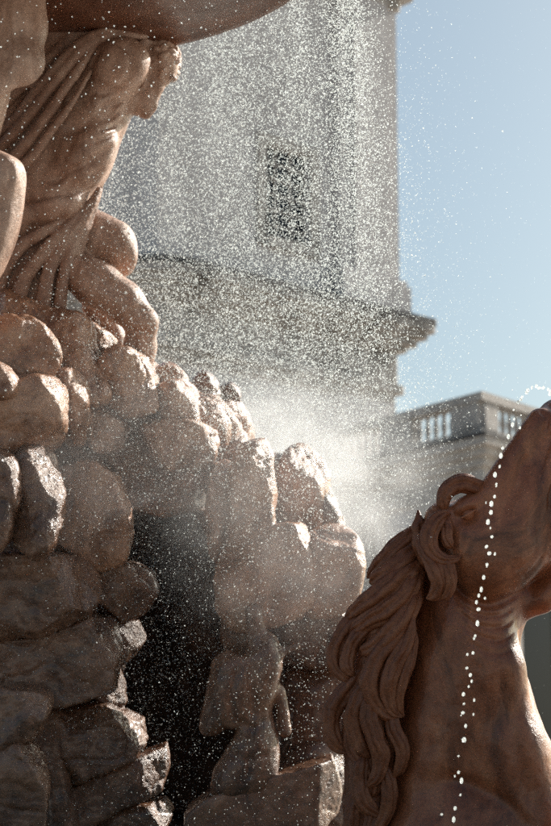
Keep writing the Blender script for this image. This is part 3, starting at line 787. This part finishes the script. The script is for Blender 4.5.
mesh_np('drapery', AF(v), q, M_DRAPE, atlas)
S = Sculpt((-30, 180, -60), (118, 325, 60), 1.4)
LOW = [[(101,192,-22,4),(92,212,-30,6),(80,238,-36,7),(70,268,-40,7),(64,306,-38,8)],
       [(99,198,-18,4),(86,222,-34,6),(68,246,-42,7),(54,276,-46,8),(48,310,-44,9)],
       [(92,204,-26,3),(70,232,-42,6),(48,258,-46,8),(30,284,-46,9),(22,312,-44,10)],
       [(86,206,-30,3),(56,232,-44,6),(28,250,-46,8),(8,276,-44,10),(0,306,-40,11)],
       [(103,190,-16,3),(98,206,-22,4),(90,228,-28,5),(84,250,-30,5),(76,284,-34,5)],
       [(97,196,-20,2.5),(94,212,-24,3.5),(88,232,-32,4),(80,256,-36,4)]]
for l in LOW:
    p = smooth_path(l, 16); p[:, 3] *= 0.82; S.chain([tuple(x) for x in p], k=1.2)
S.puff(chaikin([(98,200),(84,240),(72,270),(66,312),(-20,312),(-20,262),(30,246),(70,220)], 1), -22, 14, 9, k=3)
v, q = S.mesh(); nn = vnormals(v, q); v = v+nn*(fbm(v*0.06, 9, 3)*0.8)[:, None]
mesh_np('drapery', AF(v), q, M_DRAPE, atlas)

# second bearer, mostly beyond the left edge of the photograph
BF_ = Frame(-20, 150, 9.55)
atlas2 = empty('bearer_statue', tuple(P(-30, 320, 9.55)))
tag(atlas2, 'stone figure cut off by the left edge, bent knee with a bright sunlit rim', 'statue', 'stone bearers under the bowl')
S = Sculpt((-190, -60, -75), (60, 345, 75), 1.7)
S.puff(chaikin([(-120,-20),(-60,-40),(-10,-20),(10,10),(14,60),(6,110),(-10,160),(-60,190),(-130,190),(-150,100)], 2), 6, 46, 44)
S.chain([(22, -12, -14, 25), (27, 30, -20, 21), (27, 66, -26, 19), (24, 72, -26, 18)], k=10)     # upper arm to elbow
S.ell((27, 24, -24), (19, 34, 20), k=8, rot=4); S.ell((6, 40, -34), (10, 40, 10), k=8, rot=14)
S.chain([(22, 74, -28, 15), (-4, 96, -40, 12), (-34, 108, -48, 10)], k=5)                           # forearm going left
S.cap((13, 58, -52), (16, 84, -48), 2, 2.5, k=6, sub=True)
S.puff(chaikin([(-60,150),(-10,155),(14,158),(27,166),(31,180),(29,205),(25,228),(18,252),(6,278),(-10,305),(-30,335),(-70,335),(-60,280),(-40,220)], 2), -34, 30, 28, k=8)
S.ell((10, 182, -56), (15, 20, 12), k=10); S.ell((-4, 240, -54), (14, 40, 12), k=12, rot=18)
S.cap((-100, 170, -10), (-20, 176, -34), 36, 28, k=14)
S.ell((-60, -30, 0), (28, 30, 28), k=8)                                                                # head under the bowl
S.cap((-110, 190, 20), (-150, 300, 10), 30, 20, k=12)
S.relax(1)
v, q = S.mesh()
v = engrave(v, q, [
    ([(18,-20),(14,20),(15,55),(12,86)], 3.2, 4.0), ([(34,-10),(37,24),(33,58)], 4, 2.2), ([(22,20),(24,48),(22,74)], 3, 1.8), ([(0,10),(6,40),(2,74)], 4, 2.6),
    ([(16,170),(20,182),(17,196)], 2.6, 2.2), ([(4,172),(2,186),(8,198)], 3, 2.0), ([(12,204),(6,238),(-8,276)], 5, 2.6)])
nn = vnormals(v, q); v = v + nn*(fbm(v*0.05, 15, 3)*0.6)[:, None]
mesh_np('body', BF_(v), q, M_STATUE, atlas2)

# ------------------------------------------------------------------ bowl over the figures
zr = ZR
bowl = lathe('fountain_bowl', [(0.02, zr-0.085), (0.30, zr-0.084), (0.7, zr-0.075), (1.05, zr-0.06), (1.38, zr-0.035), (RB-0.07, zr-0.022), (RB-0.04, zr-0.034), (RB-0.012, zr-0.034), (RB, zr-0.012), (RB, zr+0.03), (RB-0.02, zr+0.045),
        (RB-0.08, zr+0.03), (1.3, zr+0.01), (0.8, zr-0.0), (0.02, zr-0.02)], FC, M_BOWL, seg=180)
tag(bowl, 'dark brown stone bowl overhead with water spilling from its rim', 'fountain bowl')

# ------------------------------------------------------------------ horse
HD = 8.0
HF = Frame(470, 620, HD)
horse = empty('horse_statue', tuple(P(480, 900, HD)))
tag(horse, 'dark brown wet stone horse rearing its head, wavy mane down the neck', 'statue')
S = Sculpt((340, 385, -105), (680, 960, 95), 1.7)
neck = chaikin([(440,520),(424,545),(408,600),(396,680),(386,760),(376,850),(360,960),(680,960),(640,900),(590,818),(551,744),(534,702),(523,664),(519,640),(526,620),(540,600),(520,540),(480,515)], 2)
S.puff(neck, 4, 56, 54, tw=lambda u, v: 50+np.clip((v-600)/360, 0, 1)*34)
S.chain([(478, 600, -40, 18), (492, 660, -48, 20), (508, 740, -52, 24), (530, 830, -56, 34)], k=26)      # windpipe ridge
S.ell((452, 700, -36), (34, 90, 26), k=26, rot=6)
S.ell((450, 880, -50), (80, 92, 48), k=24)                                                                # chest
S.ell((590, 880, -30), (70, 80, 60), k=24)
# head raised, muzzle up to the right
head = chaikin([(428,520),(440,502),(466,496),(488,474),(512,446),(528,426),(532,412),(543,399),(556,397),(574,408),(596,434),(604,462),(596,500),(580,532),(560,556),(546,566),(530,578),(512,592),(490,600),(468,596),(450,582),(438,562),(430,540)], 2)
S.puff(head, -22, 50, 44, k=5, tw=lambda u, v: 50-np.clip((500-v)/110, 0, 1)*16)
S.ell((490, 548, -58), (44, 42, 24), k=14, rot=-25)               # cheek
S.cap((486, 492, -52), (534, 420, -42), 15, 12, k=12)              # nose bone
S.cap((512, 520, -62), (560, 440, -50), 11, 12, k=14)              # cheek bone ridge
S.ell((556, 424, -46), (17, 14, 16), k=8, rot=-40)                 # nostril
S.ell((562, 418, -62), (8, 5, 7), k=4, rot=-40, sub=True)
S.cap((576, 444, -60), (560, 480, -66), 2.5, 2.0, k=5, sub=True)   # mouth corner
S.ell((461, 503, -56), (15, 10, 14), k=6, rot=-30)                 # brow
S.ell((462, 512, -72), (9, 6, 7), k=6, rot=-35, sub=True)          # eye socket
S.ell((436, 520, -46), (16, 20, 20), k=8)
S.chain([(528,600,-10,16),(540,596,-14,14),(562,574,-18,16)], k=8)                                         # gullet
S.relax(1)
v, q = S.mesh()
v = engrave(v, q, [
    ([(446,574),(455,589),(477,599),(502,596),(522,583),(540,565)], 3.2, 4.5),                                    # jaw
    ([(449,592),(468,607),(494,609),(516,600)], 2.2, 1.8), ([(451,603),(470,618),(495,620),(515,611)], 2.4, 1.8),
    ([(454,615),(473,629),(497,631),(514,622)], 2.6, 1.6), ([(458,630),(476,642),(498,643),(512,634)], 2.8, 1.2),
    ([(546,430),(531,466),(527,505),(520,535)], 4, 2.6), ([(556,452),(542,488),(538,520),(531,548)], 3.5, 2.4),
    ([(520,452),(508,480),(500,512)], 5, 1.8), ([(532,409),(539,418),(537,432)], 2.2, 2.2), ([(541,402),(549,414),(547,430)], 2.2, 1.8),
    ([(548,470),(540,492),(541,512)], 1.8, 1.6), ([(530,540),(518,556),(505,566)], 2.2, 1.4), ([(536,548),(524,564),(512,574)], 2.0, 1.4),
    ([(486,606),(490,650),(498,700),(512,756),(528,808)], 9, 4.0), ([(440,620),(432,690),(426,750)], 12, 3.0),
    ([(430,764),(468,774),(500,792),(526,820)], 8, 4.5), ([(470,640),(462,700),(466,760)], 10, 1.6)])
nn = vnormals(v, q); v = v + nn*(fbm(v*0.035, 21, 4)*0.9)[:, None]
mesh_np('body', HF(v), q, M_HORSE, horse)
# eyeball
S = Sculpt((450, 500, -80), (474, 522, -52), 1.0); S.ell((462, 511, -64), (7, 6, 6), k=1, rot=-35)
S.cap((455, 514, -69), (469, 506, -69), 1.2, 1.2, k=2); v, q = S.mesh(); mesh_np('eye', HF(v), q, M_HORSE, horse)
# ear, hollowed
S = Sculpt((400, 495, -70), (440, 565, -20), 1.0)
S.chain([(424, 556, -44, 9), (419, 540, -46, 10), (416, 524, -46, 7), (415, 509, -44, 1.6)], k=4)
S.chain([(424, 552, -56, 4), (422, 538, -57, 5), (418, 522, -54, 3)], k=3, sub=True)
v, q = S.mesh(); mesh_np('ear', HF(v), q, M_MANE, horse)
# forelock and mane strands
LOCKS = [
 ('forelock', [(490,494,-46,7),(474,486,-52,10),(457,481,-56,11),(444,486,-58,10),(439,499,-58,8),(442,512,-58,6)]),
 ('forelock', [(446,512,-64,5),(434,514,-70,9),(424,528,-74,10),(424,543,-76,9),(434,553,-78,7),(448,553,-78,4),(455,549,-76,2)]),
 ('forelock', [(436,512,-62,5),(441,520,-68,7),(441,534,-72,7),(446,544,-74,5)]),
 ('forelock', [(416,528,-60,6),(419,545,-70,9),(428,560,-76,10),(432,576,-78,9),(428,588,-76,7),(420,592,-74,4)]),
 ('forelock', [(426,545,-72,5),(438,556,-76,8),(443,572,-78,8),(440,586,-78,6),(434,592,-76,3)]),
 # the mane, from the poll downwards
 ('mane_lock', [(424,528,-20,10),(404,540,-26,13),(386,555,-28,11),(373,568,-26,7),(366,577,-22,3)]),
 ('mane_lock', [(420,548,-34,9),(402,558,-40,13),(382,572,-42,12),(368,580,-38,8)]),
 ('mane_lock', [(418,556,-44,9),(398,576,-48,15),(374,594,-46,15),(354,608,-40,10),(342,616,-34,4)]),
 ('mane_lock', [(416,566,-48,8),(402,588,-54,12),(384,606,-54,13),(362,618,-48,10),(346,628,-42,6)]),
 ('mane_lock', [(414,580,-50,8),(404,606,-56,12),(388,626,-58,13),(368,642,-54,10),(356,648,-48,5)]),
 ('mane_lock', [(372,604,-34,9),(352,618,-36,12),(338,636,-36,11),(334,656,-36,10),(342,670,-40,8),(354,676,-42,4)]),
 ('mane_lock', [(376,614,-44,7),(356,630,-46,9),(347,648,-46,8),(346,662,-48,7),(354,670,-48,4)]),
 ('mane_lock', [(408,594,-54,7),(396,622,-58,11),(378,646,-58,12),(368,668,-58,12),(370,690,-58,11),(382,704,-60,8),(394,708,-60,3)]),
 ('mane_lock', [(410,604,-56,6),(402,632,-60,9),(390,656,-62,10),(384,680,-62,10),(388,700,-62,7),(398,708,-60,3)]),
 ('mane_lock', [(410,622,-54,5),(404,650,-58,8),(396,676,-60,9),(394,696,-60,7),(400,708,-58,3)]),
 ('mane_lock', [(362,660,-44,8),(350,680,-42,11),(336,698,-38,11),(330,716,-36,10),(334,734,-38,9),(344,744,-40,6),(352,744,-42,3)]),
 ('mane_lock', [(368,672,-52,8),(358,690,-52,11),(352,708,-50,11),(356,730,-50,11),(368,750,-52,10)]),
 ('mane_lock', [(372,682,-56,8),(366,704,-58,11),(372,726,-60,11),(378,746,-60,10),(374,766,-60,8),(362,777,-56,4)]),
 ('mane_lock', [(388,700,-56,6),(390,718,-58,9),(397,736,-60,9),(397,754,-60,7),(390,768,-58,3)]),
 ('mane_lock', [(350,716,-42,8),(352,738,-44,10),(364,758,-48,10),(372,776,-50,9),(366,790,-50,5)]),
 ('mane_lock', [(362,744,-50,8),(358,768,-52,10),(360,788,-54,10),(370,800,-54,8),(382,805,-52,4)]),
 ('mane_lock', [(380,752,-54,6),(386,774,-56,9),(384,796,-56,9),(376,816,-54,8),(366,836,-52,6)]),
 ('mane_lock', [(360,776,-46,8),(352,800,-48,10),(348,824,-48,10),(352,850,-46,9),(346,880,-44,6)]),
 ('mane_lock', [(376,790,-48,8),(368,816,-52,10),(364,840,-52,10),(368,870,-50,8)]),
]
for i, (nm, pts) in enumerate(LOCKS):
    pts = [(a, b_, c_, r_*0.92) for a, b_, c_, r_ in pts]
    sweep_obj(nm, HF, pts, M_MANE, horse, ridges=(5, 6, 7)[i % 3], depth=0.3, flat=0.8, twist=0.5+(i % 4)*0.35, phase=i*1.3, n=44, m=48)
S = Sculpt((325, 520, -60), (430, 960, 40), 1.8)                       # thick hair the strands lie on
S.chain([(412,545,-18,16),(398,590,-26,20),(384,630,-30,22),(374,680,-30,24),(366,730,-28,24),(368,790,-28,22),(362,860,-26,24),(352,950,-20,26)], k=10)
v, q = S.mesh(); nn = vnormals(v, q); v = v+nn*(np.abs(noise3(v*np.array([.16, .035, .16]), 4))*3)[:, None]
mesh_np('mane', HF(v), q, M_MANE, horse)
# raised foreleg beside the chest, in the lower right corner
S = Sculpt((500, 770, -190), (640, 960, -60), 1.8)
S.chain([(600, 790, -120, 34), (572, 830, -124, 34), (548, 880, -118, 36), (552, 945, -100, 34)], k=12)
v, q = S.mesh(); nn = vnormals(v, q); v = v+nn*(fbm(v*.03, 33, 3)*1.2)[:, None]; mesh_np('foreleg', HF(v), q, M_MANE, horse)

# ------------------------------------------------------------------ water
def ico(sub):
    bm = bmesh.new(); bmesh.ops.create_icosphere(bm, subdivisions=sub, radius=1.0)
    v = np.array([x.co[:] for x in bm.verts]); f = np.array([[x.index for x in y.verts] for y in bm.faces]); bm.free(); return v, f
OCT_V = np.array([(1, 0, 0), (-.5, .866, 0), (-.5, -.866, 0), (0, 0, 1.1), (0, 0, -1.1)])          # a drop: double pyramid, smooth shaded
OCT_F = np.array([(0, 1, 3), (1, 2, 3), (2, 0, 3), (1, 0, 4), (2, 1, 4), (0, 2, 4)])

def drops(name, pts, rad, mat, stretch=None):
    """one mesh of many tiny drops; each turned at random and drawn out along its fall"""
    n = len(pts)
    q = rng.normal(size=(n, 4)); q /= np.linalg.norm(q, axis=1)[:, None]
    w, x, y, z = q.T
    Rm = np.stack([np.stack([1-2*(y*y+z*z), 2*(x*y-z*w), 2*(x*z+y*w)], -1), np.stack([2*(x*y+z*w), 1-2*(x*x+z*z), 2*(y*z-x*w)], -1), np.stack([2*(x*z-y*w), 2*(y*z+x*w), 1-2*(x*x+y*y)], -1)], 1)
    sc = rad[:, None]*rng.uniform(0.7, 1.3, (n, 3))
    V = np.einsum('nij,nkj->nki', Rm, OCT_V[None]*sc[:, None, :])
    if stretch is not None:
        dirv, amt = stretch
        V = V + np.einsum('nki,ni->nk', V, dirv)[:, :, None]*dirv[:, None, :]*(amt[:, None, None]-1)
    V = (V + pts[:, None, :]).reshape(-1, 3)
    F = (OCT_F[None]+5*np.arange(n)[:, None, None]).reshape(-1, 3)
    return mesh_np(name, V, F, mat, None, smooth=True)

def fall(n, a0, a1, rmin, rmax, vout=(0.15, 0.9), spread=0.12):
    """drops leaving the bowl rim between two bearings and falling freely"""
    th = rng.uniform(a0, a1, n)
    riv = rng.uniform(a0, a1, 70); wt = rng.beta(.6, 1.6, 70); pick = rng.choice(70, n, p=wt/wt.sum())     # the water leaves the rim in rivulets
    th = R(1)*np.where(rng.random(n) < .5, riv[pick]+rng.normal(0, .7, n), th)
    out = np.stack([np.cos(th), np.sin(th)], 1)
    h = rng.uniform(0, 1, n)*rng.uniform(1.6, 3.0, n)
    t = np.sqrt(2*h/9.81)
    v = rng.uniform(*vout, n)
    xy = FC + out*(RB+v*t)[:, None] + rng.normal(0, spread, (n, 2))*t[:, None]*1.4
    z = zr - h + rng.normal(0, 0.02, n)
    vel = np.stack([out[:, 0]*v, out[:, 1]*v, -9.81*t*0.25-0.5], 1) + rng.normal(0, .9, (n, 3))
    vel /= np.linalg.norm(vel, axis=1)[:, None]
    rad = rmin+(rmax-rmin)*rng.beta(1.5, 4, n)
    return np.column_stack([xy, z]), rad, vel

px = 10.4/FPX
sets = []
sets.append(fall(80000, 0, 110, 0.18*px, 0.82*px, (0.0, 0.4), 0.09))           # the far rim: the dense curtain
sets.append(fall(6000, -10, 60, 0.16*px, 0.6*px, (0.1, 0.8), 0.2))
sets.append(fall(34000, 30, 115, 0.18*px, 0.88*px, (0.0, 0.4), 0.09))
sets.append(fall(5000, 195, 345, 0.22*px, 0.8*px, (0.1, 0.9), 0.15))    # the near rim: fewer drops
def cloud(n, u, v, d, su, sv, sd, rmin, rmax):
    p = np.array([P(u, v, d)])+rng.normal(size=(n, 1))*su*px*RIGHT+rng.normal(size=(n, 1))*sv*px*UP+rng.normal(size=(n, 1))*sd*FWD
    vel = rng.normal(size=(n, 3)); vel /= np.linalg.norm(vel, axis=1)[:, None]
    return p, rmin+(rmax-rmin)*rng.beta(1.3, 5, n), vel
sets.append(cloud(22000, 260, 430, 10.9, 90, 75, .35, .2*px, .9*px))      # splash where the curtain strikes
sets.append(cloud(16000, 200, 640, 9.5, 80, 110, .3, .2*px, .8*px))     # spray in the grotto
sets.append(cloud(9000, 60, 430, 9.7, 90, 110, .2, .2*px, .75*px))        # over the rocks
sets.append(cloud(5000, 60, 660, 9.5, 80, 110, .2, .2*px, .65*px))
sets.append(cloud(12000, 350, 330, 11.2, 60, 170, .4, .15*px, .55*px))     # drifting right
sets.append(cloud(4000, 470, 250, 11.4, 90, 220, .5, .12*px, .32*px))
pts = np.vstack([s[0] for s in sets]); rad = np.concatenate([s[1] for s in sets]); vel = np.vstack([s[2] for s in sets])
sp = drops('water_spray', pts, rad, M_DROP, (vel, rng.uniform(1.0, 2.2, len(pts))))
tag(sp, 'white backlit spray and falling drops filling the air around the rocks', None, None, 'stuff')

# the jet from the horse's mouth: a string of separate drops
jet = empty('water_jet', tuple(P(552, 398, HD-.42)))
tag(jet, 'thin string of sparkling drops arching from the horse muzzle down past its cheek', 'water jet')
iv, if_ = ico(2)
JD = HD-.46
path = smooth_path([(556,401,0),(549,392,0),(537,387,0),(526,392,0),(518,402,0),(512,420,0),(506,440,0),(499,464,0),(492,500,0),(489,540,0),(485,572,0),(477,600,0),(474,640,0),(468,680,0),(463,720,0),(459,770,0),(456,812,0),(455,840,0)], 600)
seglen = np.concatenate([[0], np.cumsum(np.linalg.norm(np.diff(path[:, :2], axis=0), axis=1))])
jr = np.random.default_rng(9); base = None
def put_drop(u, v, r, d):
    global base
    p = P(u, v, d); s = r*d/FPX
    if base is None:
        base = mesh_np('drop', iv+p, if_, M_DROP, jet, loc=p); base.scale = (s, s, s*1.15)
    else:
        o = base.copy(); COL.objects.link(o); o.parent = jet; o.location = p-np.array(jet.location); o.scale = (s*jr.uniform(.8, 1.1), s*.95, s*jr.uniform(.9, 1.7))
s = 0.0
while s < seglen[-1]:
    i = int(np.searchsorted(seglen, s)); i = min(i, 599); u, v, _ = path[i]
    near = s < 45
    put_drop(u+jr.normal(0, 1.0 if near else 1.7), v+jr.normal(0, 1.2), jr.uniform(0.9, 1.7) if near else jr.uniform(0.8, 2.2), JD-.62*min(1, s/170)+jr.normal(0, .01))
    if jr.random() < 0.4: put_drop(u+jr.normal(0, 5), v+jr.normal(0, 6), jr.uniform(.7, 1.4), JD-.62*min(1, s/170)+jr.normal(0, .02))
    s += jr.uniform(3, 5) if near else jr.uniform(6, 13) + (4 if s > 260 else 0)

# fine mist where the water breaks on the rocks
def mist(name, u, v, d, ru, rv, rd, dens, seed):
    c = P(u, v, d); s = d/FPX
    bm = bmesh.new(); bmesh.ops.create_icosphere(bm, subdivisions=3, radius=1.0); me = bpy.data.meshes.new(name); bm.to_mesh(me); bm.free()
    o = bpy.data.objects.new(name, me); COL.objects.link(o); o.location = c; o.scale = (ru*s, rd, rv*s)
    m = bpy.data.materials.new(name); m.use_nodes = True; nt = m.node_tree; nt.nodes.clear(); L = nt.links
    out = N(nt, 'ShaderNodeOutputMaterial'); pv = N(nt, 'ShaderNodeVolumePrincipled')
    pv.inputs['Color'].default_value = (0.96, 0.97, 0.98, 1); pv.inputs['Anisotropy'].default_value = 0.55
    tc = N(nt, 'ShaderNodeTexCoord'); g = N(nt, 'ShaderNodeVectorMath', operation='LENGTH'); L.new(tc.outputs['Object'], g.inputs[0])
    mr = N(nt, 'ShaderNodeMapRange', interpolation_type='SMOOTHERSTEP'); mr.inputs['From Min'].default_value = 1.0; mr.inputs['From Max'].default_value = 0.1
    L.new(g.outputs['Value'], mr.inputs['Value'])
    ns = N(nt, 'ShaderNodeTexNoise', i_Scale=3.0, i_Detail=4.0, i_Distortion=0.8); mp = N(nt, 'ShaderNodeMapping'); mp.inputs['Location'].default_value = (seed, seed*2, 0)
    L.new(tc.outputs['Object'], mp.inputs['Vector']); L.new(mp.outputs['Vector'], ns.inputs['Vector'])
    m2 = N(nt, 'ShaderNodeMapRange'); m2.inputs['From Min'].default_value = .38; m2.inputs['From Max'].default_value = .62; m2.inputs['To Min'].default_value = .12; m2.inputs['To Max'].default_value = 1.6
    L.new(ns.outputs['Fac'], m2.inputs['Value'])
    a = N(nt, 'ShaderNodeMath', operation='MULTIPLY'); L.new(mr.outputs['Result'], a.inputs[0]); L.new(m2.outputs['Result'], a.inputs[1])
    b = N(nt, 'ShaderNodeMath', operation='MULTIPLY'); L.new(a.outputs[0], b.inputs[0]); b.inputs[1].default_value = dens
    L.new(b.outputs[0], pv.inputs['Density']); L.new(pv.outputs[0], out.inputs['Volume'])
    me.materials.append(m)
    return o
for lab, a in (('bright cloud of mist where the falling water breaks on the rocks', (285, 475, 11.0, 200, 145, .6, 1.4, 1.0)),
               ('thin veil of mist over the boulders below the figures', (120, 450, 9.3, 260, 150, .3, 0.3, 4.0)),
               ('thin mist hanging in front of the stone blocks and the grotto', (290, 530, 9.2, 200, 170, .3, 0.4, 7.0))):
    tag(mist('mist', *a), lab, None, None, 'stuff')
